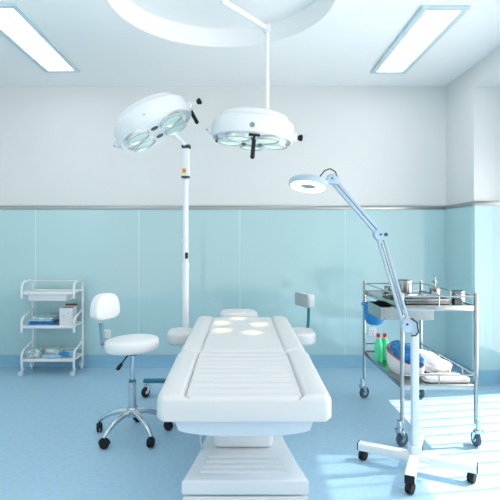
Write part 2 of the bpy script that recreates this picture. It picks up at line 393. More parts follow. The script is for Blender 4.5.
# flared base with ribs
def flare(y):
    t = min(1, max(0, (2.98-y)/(2.98-2.29))); return 0.215+0.086*t**1.6
poly = []
ys = [2.29+(3.75-2.29)*i/30 for i in range(31)]
def hw_at(y): return flare(y) if y < 2.98 else 0.215+0.05*((y-2.98)/0.77)**1.5
pl = [(hw_at(y), at_y(y)) for y in ys]; pr_ = [(-x, y) for x, y in reversed(pl)]
b = MB(); b.prism([(x+0.008, y) for x, y in pl+pr_], 0.062, 0.135, bev=0.012); b.build('base', M['bedfoot'], bed)
b = MB(); b.prism([(x*0.985+0.008, y*0.995) for x, y in pl+pr_], 0.0, 0.055, bev=0.004); b.build('plinth', M['bedfoot'], bed)
b = MB()
for k, y in enumerate((2.375, 2.43, 2.485, 2.54)):
    hwk = hw_at(y)-0.075; b.tube([(-hwk, at_y(y), 0.135), (hwk, at_y(y), 0.135)], 0.012, flat=0.7)
b.build('tread_rib', M['bedfoot'], bed)
b = MB(); b.tube([(-0.17, at_y(2.75), 0.33), (-0.21, at_y(2.62), 0.30), (-0.235, at_y(2.6), 0.2), (-0.225, at_y(2.62), 0.15), (-0.24, at_y(2.7), 0.13)], 0.006); b.build('cable', M['bluewhite'], bed)

# ------------------------------------------------------------------ swivel stools
def caster_mb(mb, x, y, r, ang, w=0.022, fork=True, stem=None, twin=False):
    """wheel on the floor at x,y ; materials 0 fork, 1 tyre"""
    d = Vector((math.cos(ang), math.sin(ang), 0)); n = Vector((-d.y, d.x, 0)); c = Vector((x, y, r))
    mb.mi = 1
    m = Matrix.Translation(c) @ n.to_track_quat('Z', 'Y').to_matrix().to_4x4()
    if twin:
        for s_ in (-1, 1):
            mb.lathe([(0, s_*w*1.0), (r*0.6, s_*w*1.0), (r*0.92, s_*w*0.9), (r, s_*w*0.6), (r, s_*w*0.25), (0, s_*w*0.2)], m, 24)
        mb.mi = 1; mb.tube([c+n*0+Vector((0, 0, 0))+d*(r*1.02*math.cos(a))+Vector((0, 0, r*1.02*math.sin(a))) for a in [PI*k/8 for k in range(9)]], w*0.4)
    else:
        mb.lathe([(r*0.55, -w/2), (r*0.9, -w/2), (r, -w*0.3), (r, w*0.3), (r*0.9, w/2), (r*0.55, w/2)], m, 24)
        mb.mi = 0; mb.lathe([(0, -w*0.6), (r*0.3, -w*0.6), (r*0.56, -w*0.4), (r*0.56, w*0.4), (r*0.3, w*0.6), (0, w*0.6)], m, 20)
    mb.mi = 0
    top = stem if stem else 2*r+0.02
    if not twin:
        piv = c+d*(r*0.55); piv.z = 2*r+0.012
        for s_ in (-1, 1):
            mb.tube([c+n*(s_*w*0.75), piv+n*(s_*w*0.6)], 0.006, 6, rs=[r*0.22, r*0.45])
        mb.cyl((piv.x, piv.y, 2*r+0.004), (piv.x, piv.y, 2*r+0.02), r*0.55); mb.cyl((piv.x, piv.y, 2*r+0.01), (piv.x, piv.y, top), r*0.3)
        return piv
    mb.cyl((x, y, r*1.5), (x, y, top), 0.007)
    return c
def d_shape(w, h, n=24):
    """half-round top, nearly flat bottom"""
    p = []
    for i in range(n+1):
        a = PI*i/n; p.append((w/2*math.copysign(abs(math.cos(a))**0.75, math.cos(a)), -h*0.2+h*0.7*math.sin(a)**0.85))
    for i in range(1, 10):
        a = PI+PI*i/10; p.append((w/2*math.copysign(abs(math.cos(a))**0.45, math.cos(a)), -h*0.2+h*0.28*math.sin(a)))
    return p
def make_stool(name, label, loc, spin, seat_z, back_dir, back_h, variant, group):
    t = thing(name, label, 'stool', loc, 0, group)
    bm_, cm = [M['chrome'], M['black']], M['chrome']
    b = MB(); tl = rot(0, math.radians(-2.5), 0)
    R = 0.172
    b.lathe([(0, 0), (R-0.02, 0), (R-0.006, 0.004), (R, 0.014), (R+0.003, 0.040), (R, 0.064), (R-0.008, 0.072), (R-0.03, 0.078), (R*0.6, 0.082), (0, 0.082)], Matrix.Translation((0, 0, seat_z-0.08)) @ tl, 64)
    st = b.build('seat', M['leather'], t, sharp=60)
    b = MB(); b.lathe([(0.0, 0), (0.03, 0), (0.045, 0.014), (0.05, 0.03), (0, 0.03)], Matrix.Translation((0, 0, seat_z-0.112))); b.build('swivel_plate', M['black'], t)
    b = MB(); b.cyl((0, 0, seat_z-0.33), (0, 0, seat_z-0.10), 0.013); b.build('gas_piston', cm, t)
    b = MB(); b.lathe([(0.025, 0.14), (0.025, seat_z-0.29), (0.021, seat_z-0.285), (0.021, seat_z-0.275)]); b.mi = 1; b.lathe([(0.023, seat_z-0.288), (0.023, seat_z-0.272)]); b.build('column', [cm, M['teal']], t)
    b = MB(); b.lathe([(0, 0.125), (0.034, 0.125), (0.040, 0.14), (0.037, 0.175), (0.028, 0.185), (0, 0.185)]); b.build('hub', cm, t)
    for k in range(5):
        a = math.radians(spin+72*k); d = Vector((math.cos(a), math.sin(a), 0)); b = MB()
        b.tube([d*0.03+Vector((0, 0, 0.157)), d*0.09+Vector((0, 0, 0.152)), d*0.17+Vector((0, 0, 0.122)), d*0.225+Vector((0, 0, 0.086)), d*0.244+Vector((0, 0, 0.066))], 0.017, 12, rs=[0.022, 0.020, 0.016, 0.013, 0.009], flat=1.0)
        lg = b.build('leg', cm, t)
        b = MB(); caster_mb(b, d.x*0.238, d.y*0.238, 0.030, a+PI/2+0.6, w=0.019, stem=0.072, twin=True); b.build('caster', bm_, lg)
    # lever
    b = MB(); p0 = Vector((-0.01, -0.03, seat_z-0.09)); p1 = Vector((-0.075, -0.10, seat_z-0.185)); dd = (p1-p0)
    b.tube([p0, p0+dd*0.6], 0.005); b.tube([p0+dd*0.58, p0+dd*0.68, p0+dd*0.95, p1], 0.01, 10, rs=[0.006, 0.015, 0.018, 0.008], flat=0.6); b.build('lever', M['black'], t)
    # backrest on an L-shaped flat bar
    n = Vector((back_dir[0], back_dir[1], 0)).normalized(); bc = -n*0.225
    rz = math.atan2(n.y, n.x)+PI/2
    mm = Matrix.Translation((bc.x, bc.y, back_h)) @ rot(0, 0, rz) @ rot(PI/2, 0, 0)
    b = MB()
    oct_ = [(-0.108, -0.055), (0.108, -0.055), (0.12, -0.043), (0.12, 0.043), (0.108, 0.055), (-0.108, 0.055), (-0.12, 0.043), (-0.12, -0.043)]
    if variant == 'round': b.prism(d_shape(0.235, 0.178), -0.036, 0.036, mm, bev=0.018, seg=4)
    else: b.prism(oct_, -0.035, 0.015, mm, bev=0.006, seg=3); b.mi = 1; b.prism(oct_, 0.015, 0.035, mm, bev=0.008, seg=3)
    b.build('backrest', M['leather'] if variant == 'round' else [M['plastic'], M['shadedvinyl']], t, sharp=60)
    q = n.cross(Vector((0, 0, 1))); out = -n*0.25
    strip = [(-n*0.10, seat_z-0.088), (-n*0.20, seat_z-0.088), (out*0.98, seat_z-0.075), (out, seat_z-0.03), (-n*0.262, seat_z+0.08), (-n*0.268, back_h+0.02)]
    b = MB(); hw = 0.021
    b.loft([[Vector((p.x, p.y, z))+q*hw*s1-n*(0.0025*s2)+Vector((0, 0, 0.0025*s3)) for s1, s2, s3 in ((-1, -1, 1), (1, -1, 1), (1, 1, -1), (-1, 1, -1))] for p, z in strip])
    br = b.build('back_bar', M['chrome'] if variant == 'round' else M['teal'], t)
    if variant == 'round':
        b = MB(); b.box((out.x-n.x*0.006, out.y-n.y*0.006, seat_z+0.02), (0.065, 0.008, 0.11), rot(0, 0, rz+0.5), bev=0.003); b.build('clamp_plate', M['bluemetal'], t)
    return t
make_stool('swivel_stool', 'white round swivel stool with a half-round backrest and chrome five-star base, left of the bed', (-0.70, 3.155, 0), 22, 0.635, (0.90, -0.43), 0.825, 'round', None)
make_stool('swivel_stool', 'second white stool behind the bed, only its slim rectangular backrest and teal post showing', (0.33, 4.02, 0), 50, 0.50, (-0.95, -0.32), 0.765, 'slim', None)

# ------------------------------------------------------------------ surgical lamps
def surgical_head(par, T, lit, handle_a, angs, rl, vents, hz=0.0, hr=0.268, kx=0.0):
    """T: local frame, +Z up through the dome, lenses on the -Z side"""
    R = 0.285
    b = MB(); b.T = T
    b.lathe([(0, 0.196), (0.12, 0.194), (0.20, 0.184), (0.234, 0.166), (0.242, 0.150), (0.242, 0.136), (0.262, 0.132), (0.280, 0.118), (R, 0.10), (R, 0.015), (R-0.004, 0.003), (R-0.012, 0.0), (R-0.018, 0.012), (R-0.02, 0.02), (0, 0.02)], None, 72)
    hd = b.build('lamp_housing', M['white'], par)
    b = MB(); b.T = T; b.lathe([(0, -0.006), (0.20, -0.006), (0.235, 0.0), (0.25, 0.021), (0, 0.021)], None, 64); b.build('lens_plate', M['white'], hd)
    for deg in angs:
        a = math.radians(deg); c = (rl*math.cos(a), rl*math.sin(a), 0)
        b = MB(); b.T = T @ Matrix.Translation(c)
        b.lathe([(0.088, 0.0), (0.088, -0.022), (0.078, -0.025), (0.073, -0.018)], None, 36)
        b.mi = 1; b.lathe([(0, -0.028), (0.04, -0.025), (0.074, -0.017), (0.074, -0.004), (0, -0.004)], None, 36)
        b.build('lens', [M['lensring'], M['lenslit' if lit else 'lens']], hd)
    for vx, vy in vents:
        b = MB(); b.T = T @ Matrix.Translation((vx, vy, -0.006)); b.lathe([(0, -0.007), (0.026, -0.006), (0.030, 0.004), (0, 0.004)], None, 20); b.build('vent', M['vent'], hd)
    for k in range(3 if lit else 1):
        a = math.radians(handle_a+120*k); b = MB(); b.T = T @ Matrix.Translation(((0.270 if k else hr)*math.cos(a), (0.270 if k else hr)*math.sin(a), 0 if k else hz)) @ rot(0, 0, a+PI/2)
        b.box((0, 0, -0.004), (0.075, 0.022, 0.016), bev=0.004); b.build('clip', M['black'], hd)
    a = math.radians(handle_a); b = MB(); b.T = T @ Matrix.Translation((hr*math.cos(a), hr*math.sin(a), hz))
    b.tube([(0, 0, 0), (0, 0, -0.03), (0, 0, -0.035), (0, 0, -0.15), (0, 0, -0.158)], 0.01, 14, rs=[0.008, 0.008, 0.0135, 0.0145, 0.010]); b.build('handle', M['black'], par, label='black grip handle')
    for sx in (-1, 1):
        b = MB(); b.T = T
        b.box((sx*(R+0.008), 0, 0.05), (0.034, 0.055, 0.06), bev=0.014, seg=3)
        b.tube([(sx*(R+0.01), 0, 0.05), (sx*(R+0.035+(kx if sx > 0 else 0)), 0, 0.05)], 0.010, 12)
        k = b.build('knob_bracket', M['plastic'], par); b = MB(); b.T = T
        if sx > 0:
            b.mi = 0
            b.lathe([(0, R+0.030), (0.012, R+0.030), (0.022, R+0.045), (0.024, R+0.060), (0.016, R+0.066), (0, R+0.067)], Matrix.Translation((kx, 0, 0.05)) @ rot(0, PI/2, 0), 10)
        else: b.tube([(sx*(R+0.030), 0, 0.05), (sx*(R+0.040), 0, 0.05)], 0.009, 12)
        b.build('knob', M['black'], k)
    b = MB(); b.T = T; b.cyl((-0.01, -R+0.012, 0.045), (-0.01, -R-0.003, 0.045), 0.017 if lit else 0.005, n=24); b.build('badge', M['badge'], hd)
    return hd

# hanging lamp over the bed
HX, HY, HZ = 0.085, 3.40, 1.935
hl = thing('hanging_surgical_lamp', 'round white surgical lamp hanging on a rod from the ceiling recess, lit over the bed', 'surgical lamp', (RC[0], RC[1], ZC+RT))
def loc_h(x, y, z): return Vector((x-RC[0], y-RC[1], z-ZC-RT))
surgical_head(hl, Matrix.Translation(loc_h(HX, HY, HZ+0.030)) @ rot(0, math.radians(5), 0), True, -88, [90+72*k for k in range(5)], 0.165, [(0.115*math.cos(math.radians(54+72*k)), 0.115*math.sin(math.radians(54+72*k))) for k in range(5)], hz=-0.012)
b = MB(); b.lathe([(0, 0), (0.11, 0), (0.11, -0.02), (0.05, -0.035), (0.028, -0.05), (0.028, -0.13), (0, -0.13)]); b.build('ceiling_mount', M['white'], hl)
J = loc_h(0.19, 3.40, 2.755)
b = MB(); A0 = Vector((0, 0, -0.115)); b.tube([A0, A0+(J-A0)*0.12, J], 0.02, 12, rs=[0.026, 0.02, 0.018]); b.build('arm', M['white'], hl)
b = MB(); b.lathe([(0, -0.035), (0.024, -0.03), (0.026, 0.0), (0.024, 0.022), (0, 0.03)], Matrix.Translation(J)); b.build('joint', M['plastic'], hl)
b = MB(); RB = loc_h(0.19, 3.40, HZ+0.205); b.tube([J, RB+Vector((0, 0, 0.02)), RB], 0.014, 14, rs=[0.0145, 0.0145, 0.019]); b.build('rod', M['white'], hl)
for k in range(5):
    a = math.radians(90+72*k)
    l = bpy.data.lights.new('lamp_bulb', 'SPOT'); l.energy = 60; l.color = (1.0, 0.84, 0.36); l.spot_size = math.radians(7.6); l.spot_blend = 1.0; l.shadow_soft_size = 0.02
    o = bpy.data.objects.new('lamp_bulb', l); C.objects.link(o); o.parent = hl
    o.location = loc_h(HX+0.175*math.cos(a), HY+0.175*math.sin(a), HZ-0.03)
    tgt = loc_h(*((-0.015, 3.66), (-0.13, 3.52), (-0.12, 3.31), (0.085, 3.26), (0.14, 3.47))[k], 0.66); o.rotation_euler = (tgt-o.location).to_track_quat('-Z', 'Y').to_euler()

# mobile lamp on the pole left of the bed
PX, PY = -0.44, 3.92
ml = thing('mobile_surgical_lamp', 'tilted round white surgical lamp on a tall wheeled pole, left of the bed', 'surgical lamp', (PX, PY, 0))
n_dn = Vector((0.46, -0.05, -0.88)).normalized()
hc = Vector((-0.60, 3.50, 2.055))-Vector((PX, PY, 0))
T = Matrix.Translation(hc) @ frame_from(-n_dn, (0.88, 0, 0.47))
surgical_head(ml, T, False, 10, [38, 142, 218, 322], 0.165, [(0.0, 0.10), (0.0, -0.10)], hz=0.085, hr=0.292, kx=0.035)
b = MB(); b.lathe([(0.027, 0.12), (0.027, 1.05), (0.024, 1.06), (0.024, 1.76), (0.0, 1.77)]); b.lathe([(0.031, 1.045), (0.031, 1.085)]); b.lathe([(0.028, 1.26), (0.028, 1.275)]); pl_ = b.build('pole', M['white'], ml)
b = MB(); b.box((0.012, -0.03, 1.145), (0.022, 0.03, 0.05), bev=0.006); b.build('knob', M['black'], pl_)
b = MB(); b.box((0, 0, 1.905), (0.066, 0.07, 0.24), bev=0.008); cb = b.build('control_box', M['white'], ml)
b = MB(); b.box((-0.008, -0.0355, 1.825), (0.032, 0.002, 0.04)); b.mi = 1; b.box((-0.008, -0.037, 1.827), (0.018, 0.001, 0.014)); b.build('sticker', [M['yellow'], M['redtrim']], cb, label='small yellow warning sticker')
b = MB(); b.box((0.006, -0.01, 2.02), (0.075, 0.06, 0.035), bev=0.012); b.build('hinge_cover', M['vent'], ml)
b = MB(); b.lathe([(0.036, 0), (0.036, 0.012)], Matrix.Translation((0, 0, 1.772))); b.build('collar', M['vent'], ml)
am = Vector((-0.085, -0.18, 2.10))
hub_ = T @ Vector((0.11, 0.0, -0.005))
b = MB(); b.tube([Vector((0.0, -0.02, 2.035)), am, hub_], 0.016, 12); b.tube([am-Vector((0, 0, 0.02)), am+Vector((0, 0, 0.02))], 0.022, 12); b.build('arm', M['white'], ml)
b = MB(); b.lathe([(0, 0.10), (0.07, 0.10), (0.08, 0.12), (0.07, 0.15), (0.032, 0.17), (0, 0.17)]); b.build('hub', M['white'], ml)
for (dx, dy) in ((-0.34, 0.0), (0.34, 0.0), (0.0, 0.30), (0.0, -0.30)):
    b = MB(); d = Vector((dx, dy, 0)); ang = math.atan2(dy, dx)
    b.box((dx/2, dy/2, 0.132), (d.length, 0.045, 0.03), rot(0, 0, ang), bev=0.006); lg = b.build('leg', M['lampbase'], ml)
    b = MB(); caster_mb(b, dx*0.95, dy*0.95, 0.04, 1.0, w=0.03, stem=0.12); b.build('caster', [M['chrome'], M['black']], lg)

# ------------------------------------------------------------------ magnifier lamp
MX, MY = 0.962, 2.67
mg = thing('magnifier_floor_lamp', 'ring magnifier lamp on a jointed arm and cross-shaped wheeled stand, before the trolley', 'magnifier lamp', (MX, MY, 0))
ax1 = Vector((0.256, -0.133, 0)); ax2 = Vector((0.112, 0.245, 0))
for d, endc in ((ax1, 1), (-ax1, 1), (ax2, 1), (-ax2, 1)):
    ang = math.atan2(d.y, d.x); L = d.length+0.02; u = d.normalized(); b = MB()
    b.box(tuple(u*(L/2)+Vector((0, 0, 0.080))), (L, 0.050, 0.042), rot(0, 0, ang), bev=0.003); lg = b.build('leg', M['white'], mg)
    b = MB(); b.box(tuple(u*(L+0.001)+Vector((0, 0, 0.080))), (0.006, 0.049, 0.041), rot(0, 0, ang)); b.build('end_cap', M['black'], lg)
    b = MB(); caster_mb(b, d.x*0.98, d.y*0.98, 0.030, 0.8, w=0.018, stem=0.07, twin=True); b.build('caster', [M['black'], M['black']], lg)
b = MB(); b.box((0, 0, 0.455), (0.037, 0.037, 0.70), bev=0.004); b.box((0, 0, 0.118), (0.06, 0.06, 0.05), bev=0.004); b.build('post', M['postpaint'], mg)
E = Vector((0.912-MX, -0.005, 0.81)); K = Vector((0.765-MX, -0.01, 1.30)); Wt = Vector((0.50-MX, -0.02, 1.605))
b = MB()
b.prism([(-0.028, -0.04), (0.062, -0.056), (0.060, -0.02), (0.025, 0.032), (-0.014, 0.036), (-0.034, 0.0)], -0.02, 0.02, Matrix.Translation(E+Vector((0.004, 0, 0))) @ rot(PI/2, 0, 0), bev=0.005)
b.mi = 1; b.cyl(E+Vector((0, -0.026, 0)), E+Vector((0, -0.02, 0)), 0.006); b.build('base_joint', [M['bluewhite'], M['vent']], mg)
def bars(p, q, off, nm, w=0.009, dp=0.02):
    d = (q-p).normalized(); s_ = Vector((d.z, 0, -d.x)); b = MB()
    for k in (-1, 1):
        c = (p+q)/2+s_*off*k; ang = math.atan2(d.x, d.z); b.box(tuple(c), (w*1.5, dp, (q-p).length), rot(0, ang, 0), bev=0.003)
    b.mi = 1; b.tube([p+d*0.05, q-d*0.05], 0.006, 8)
    b.build(nm, [M['bluewhite'], M['steel']], mg)
bars(E, K, 0.016, 'lower_arm'); bars(K, Wt, 0.010, 'upper_arm', 0.011, 0.03)
b = MB(); b.cyl(K+Vector((0, -0.024, 0)), K+Vector((0, 0.024, 0)), 0.033, n=28); b.mi = 1; b.cyl(K+Vector((0.028, -0.027, 0.0)), K+Vector((0.028, 0.02, 0)), 0.010); b.cyl(K+Vector((0, -0.027, 0)), K+Vector((0, -0.02, 0)), 0.006); b.build('elbow', [M['bluewhite'], M['vent']], mg)
b = MB(); b.prism([(-0.045, -0.028), (0.03, -0.03), (0.035, 0.0), (0.012, 0.028), (-0.02, 0.02)], -0.02, 0.02, Matrix.Translation(Wt) @ rot(PI/2, 0, 0), bev=0.005)
b.mi = 1; b.cyl(Wt+Vector((0, -0.024, 0)), Wt+Vector((0, -0.018, 0)), 0.005); b.cyl(Wt+Vector((-0.045, -0.024, -0.017)), Wt+Vector((-0.045, 0.024, -0.017)), 0.009); b.build('head_joint', [M['bluewhite'], M['vent']], mg)
b = MB(); b.tube([Wt+Vector((0.03, -0.012, 0.0)), Wt+Vector((0.018, -0.018, 0.035)), Wt+Vector((-0.01, -0.02, 0.052)), Wt+Vector((-0.04, -0.02, 0.042)), Wt+Vector((-0.07, -0.02, 0.005))], 0.0035, 8); b.build('cable', M['black'], mg)
b = MB(); b.tube([E+Vector((0.02, -0.026, 0.035)), E+Vector((0.05, -0.03, 0.01)), E+Vector((0.058, -0.03, -0.04)), E+Vector((0.045, -0.026, -0.06)), E+Vector((0.02, -0.026, -0.062))], 0.004, 8); b.build('lower_cable', M['black'], mg)
RCN = Vector((0.372-MX, -0.03, 1.578)); Tn = Matrix.Translation(RCN) @ frame_from((0.13, 0.20, 0.97))
b = MB(); b.T = Tn; Rr = 0.105
b.lathe([(0.050, 0.014), (0.075, 0.02), (0.098, 0.016), (Rr, 0.004), (Rr, -0.016), (Rr-0.004, -0.018), (0.050, -0.018), (0.050, 0.014)], None, 56); hr = b.build('ring_housing', M['bluewhite'], mg)
b = MB(); b.T = Tn; pr_r = [(0.070+0.028*math.cos(2*PI*i/12), -0.018+0.009*math.sin(2*PI*i/12)) for i in range(13)]; b.lathe(pr_r, None, 56); b.build('ring_tube', M['ringlit'], mg, label='glowing ring tube')
b = MB(); b.T = Tn; b.lathe([(0, 0.008), (0.035, 0.004), (0.051, 0), (0.035, -0.004), (0, -0.008)], None, 40); b.build('lens', M['dglass'], mg)
b = MB(); b.tube([RCN+Vector((0.085, 0, 0.002)), RCN+Vector((0.105, 0, 0.006)), Wt+Vector((-0.02, 0, 0.0))], 0.012, 10); b.build('neck', M['white'], mg)

# ------------------------------------------------------------------ left service cart
CX0, CX1, CY0, CY1 = -2.035, -1.548, 4.52, 4.765
ct = thing('service_cart', 'white three-tier metal cart with packages, by the glass wall at the far left', 'cart', ((CX0+CX1)/2, (CY0+CY1)/2, 0))
hw, hd = (CX1-CX0)/2, (CY1-CY0)/2; r = 0.011
SZ = (0.775, 0.458, 0.148)
for s_ in (-1, 1):
    b = MB(); x = s_*hw
    b.tube([(x, hd, 0.075), (x, hd, 0.80)]+[(x, hd-0.06+0.06*math.cos(a), 0.82+0.06*math.sin(a)) for a in [PI/2*k/6 for k in range(7)]]+[(x, -hd+0.07-0.07*math.sin(a), 0.81+0.07*math.cos(a)) for a in [PI/2*k/6 for k in range(7)]]+[(x, -hd, SZ[0]-0.05)], r, 12)
    b.build('side_frame', M['white'], ct)
    for k in (1, 2):
        z = SZ[k]; b = MB(); zb_ = z-0.05 if k == 1 else 0.075
        b.tube([(x, -hd, zb_), (x, -hd, z+0.04)]+[(x, -hd+0.10*(1-math.cos(a)), z+0.04+0.06*math.sin(a)) for a in [PI/2*q/6 for q in range(1, 7)]]+[(x, hd, z+0.135)], r, 12); b.build('side_rail', M['white'], ct)
    for z in SZ:
        b = MB(); b.tube([(x, -hd, z+0.004), (x, hd, z+0.03 if False else z+0.004)], 0.008, 10); b.build('shelf_bracket', M['white'], ct)
for z in SZ:
    b = MB(); b.box((0, 0, z), (2*hw-0.02, 2*hd-0.01, 0.006)); b.box((0, -hd+0.006, z), (2*hw-0.01, 0.008, 0.026), bev=0.002); b.box((0, hd-0.006, z), (2*hw-0.01, 0.006, 0.026), bev=0.002); b.build('shelf', M['white'], ct)
for zr in (0.872, 0.52, 0.205): b = MB(); b.tube([(-hw, hd, zr), (hw, hd, zr)], 0.0045, 8); b.build('back_rail', M['white'], ct)
b = MB(); b.box((-0.01, -0.01, 0.733), (0.36, 0.20, 0.07), bev=0.008); b.box((-0.01, -0.01, 0.765), (0.385, 0.225, 0.008), bev=0.003); b.build('drawer', M['plastic'], ct)
for sx in (-1, 1):
    for sy in (-1, 1):
        b = MB(); caster_mb(b, sx*hw-0.01, sy*hd, 0.026, 0.3 if sy < 0 else 2.0, w=0.018, stem=0.085); b.build('caster', [M['whitewheel'], M['whitewheel']], ct)
def rest(o, label, cat, group=None): return tag(o, label, cat, group)
ox, oy = (CX0+CX1)/2, (CY0+CY1)/2
# packages on the middle shelf
z = SZ[1]+0.013
lay = [('paleblue', 0.012, 'pale blue flat packet at the bottom of the middle shelf pile'), ('bluefilm', 0.010, 'bright blue flat packet second in the middle shelf pile'), ('navy', 0.022, 'navy blue flat packet in the middle of the middle shelf pile'),
       ('paleblue', 0.018, 'pale blue flat packet resting above the navy packet'), ('clearwrap', 0.018, 'crumpled clear-wrapped packet topmost on the middle shelf pile')]
z = SZ[1]+0.004
for i, (mk, hh, lb) in enumerate(lay):
    w_ = 0.27-0.012*i; b = MB(); b.blob((ox-0.085+0.006*((i*7) % 3), oy-0.005, z+hh/2), (w_*0.98, 0.185, hh), amp=0.03, freq=5, seed=i, sq=0.25, m=rot(0, 0, 0.03*((i*5) % 3-1)), flat=False)
    rest(b.build('flat_packet', M[mk], sharp=50), lb, 'packet', 'packets on the middle shelf of the cart'); z += hh*1.0
bx_ = thing('carton', 'small open white carton with brown inside, right end of the cart middle shelf', 'box', (ox+0.150, oy-0.01, SZ[1]+0.003), 0.10)
b = MB(); w_, d_, h_ = 0.125, 0.15, 0.17; th = 0.003
for s_ in (-1, 1): b.box((s_*(w_/2-th/2), 0, h_/2), (th, d_, h_)); b.box((0, s_*(d_/2-th/2), h_/2), (w_, th, h_))
b.box((0, 0, th/2), (w_, d_, th)); b.build('carton_body', M['card'], bx_)
b = MB(); b.box((0, 0, h_-0.012), (w_-2*th, d_-2*th, 0.004)); b.build('contents', M['brown'], bx_)
b = MB(); b.box((0.01, d_/2+0.01, h_+0.012), (w_*0.9, 0.03, 0.003), rot(-0.7, 0, 0)); b.build('flap', M['brown'], bx_)
for px_, pz_, pw_ in ((-0.02, 0.10, 0.02), (-0.025, 0.085, 0.012), (0.02, 0.12, 0.016)): b = MB(); b.box((px_, -d_/2-0.0006, pz_), (pw_, 0.001, 0.005)); b.build('print', M['pink'], bx_)
# wrapped packs on the bottom shelf
zb_ = SZ[2]+0.003
for i, (dx, dy, w_, d_, h_, mk, lb) in enumerate([(-0.155, -0.02, 0.125, 0.16, 0.085, 'clearwrap', 'crumpled clear-wrapped grey pack at the left end of the cart bottom shelf'),
        (-0.01, 0.035, 0.135, 0.12, 0.08, 'clearwrap', 'crumpled clear-wrapped pack in the middle of the cart bottom shelf'),
        (0.02, -0.08, 0.18, 0.05, 0.04, 'paleblue', 'low pale packet along the front edge of the cart bottom shelf'),
        (0.145, 0.025, 0.11, 0.10, 0.05, 'paleblue', 'pale wrapped pack at the right end of the cart bottom shelf')]):
    b = MB(); b.blob((ox+dx, oy+dy, zb_+h_/2), (w_, d_, h_), amp=0.22, freq=7, seed=10+i, sq=0.55, sub=4); rest(b.build('wrapped_pack', M[mk], sharp=25), lb, 'packet', 'wrapped packs on the bottom shelf of the cart')
b = MB(); b.prism([(-0.045, -0.02), (0.045, -0.01), (0.05, 0.012), (-0.01, 0.03)], 0, 0.02, Matrix.Translation((ox+0.12, oy-0.05, zb_+0.035)) @ rot(0.5, 0.1, 0.3), bev=0.006); rest(b.build('blue_packet', M['bluefilm']), 'bright blue folded packet lying on the wrapped packs, cart bottom shelf', 'packet')

# ------------------------------------------------------------------ instrument trolley
TX0, TX1, TY0, TY1 = 1.0, 1.455, 2.99, 3.90
TH, Z1, Z2 = 0.945, 0.85, 0.365
tx, ty = (TX0+TX1)/2, (TY0+TY1)/2; hw, hd = (TX1-TX0)/2, (TY1-TY0)/2
tr = thing('instrument_trolley', 'stainless steel two-tier trolley carrying metal instruments, right of the bed', 'trolley', (tx, ty, 0))
for sx in (-1, 1):
    for sy in (-1, 1):
        b = MB(); b.tube([(sx*hw, sy*hd, 0.14), (sx*hw, sy*hd, TH-0.006), (sx*hw, sy*hd, TH)], 0.0125, 14, rs=[0.0125, 0.0125, 0.007]); ps = b.build('post', M['steel'], tr)
        b = MB(); caster_mb(b, sx*hw, sy*hd, 0.045, PI+0.5 if sx < 0 else -1.5, w=0.024, stem=0.16)
        b.build('caster', [M['chrome'], M['wheel']], ps)
for zz, nm in ((Z1, 'top_shelf'), (Z2, 'bottom_shelf')):
    b = MB(); b.box((0, 0, zz+0.008), (2*hw, 2*hd, 0.004))
    for s_ in (-1, 1): b.box((s_*hw, 0, zz), (0.006, 2*hd, 0.034), bev=0.001); b.box((0, s_*hd, zz), (2*hw, 0.006, 0.034), bev=0.001)
    b.build(nm, M['steel'], tr)
    zr = zz+0.072
    b = MB(); b.tube([(-hw, -hd, zr), (hw, -hd, zr), (hw, hd, zr), (-hw, hd, zr)], 0.0055, 10, closed=False)
    if nm == 'top_shelf': b.tube([(-hw, hd, zr), (-hw, -hd, zr)], 0.0055, 10)
    for x, y in [(hw, -hd+2*hd*k/5) for k in range(1, 5)]+[(0.0, -hd), (0.0, hd)]: b.cyl((x, y, zz+0.01), (x, y, zr), 0.004, n=8)
    b.build('guard_rail', M['steel'], tr)
b = MB(); dx0, dx1, dy0, dy1 = 0.925-tx, 1.27-tx, 3.18-ty, 3.50-ty; zt, zbm = 0.828, 0.748; th = 0.004
b.box(((dx0+dx1)/2, (dy0+dy1)/2, zbm), (dx1-dx0, dy1-dy0, th))
for x in (dx0, dx1): b.box((x, (dy0+dy1)/2, (zt+zbm)/2), (th, dy1-dy0, zt-zbm))
for y in (dy0, dy1): b.box(((dx0+dx1)/2, y, (zt+zbm)/2), (dx1-dx0, th, zt-zbm))
for y in (dy0-0.004, dy1+0.004): b.box(((dx0+dx1)/2+0.06, y, zt), (dx1-dx0, 0.01, 0.012))
b.build('drawer', M['steel'], tr)
# blue bucket under the far corner
bu = thing('hanging_bucket', 'bright blue plastic bucket hanging below the top shelf at the far end of the trolley', 'bucket', (1.03, 3.72, 0.62))
b = MB(); b.lathe([(0, 0.0), (0.04, 0.002), (0.062, 0.018), (0.078, 0.06), (0.086, 0.15), (0.097, 0.152), (0.098, 0.166), (0.086, 0.168), (0.083, 0.155), (0.074, 0.06), (0.055, 0.022), (0, 0.008)], None, 40); b.build('bucket_body', M['blueplas'], bu)
b = MB(); b.tube([(-0.09, 0, 0.16)]+[(0.09*-math.cos(a), 0, 0.16+0.075*math.sin(a)) for a in [PI*k/12 for k in range(1, 12)]]+[(0.09, 0, 0.16)], 0.003, 8); b.build('bucket_handle', M['steel'], bu)

ZT = Z1+0.010
def put(x, y, z=ZT): return Matrix.Translation((x, y, z))
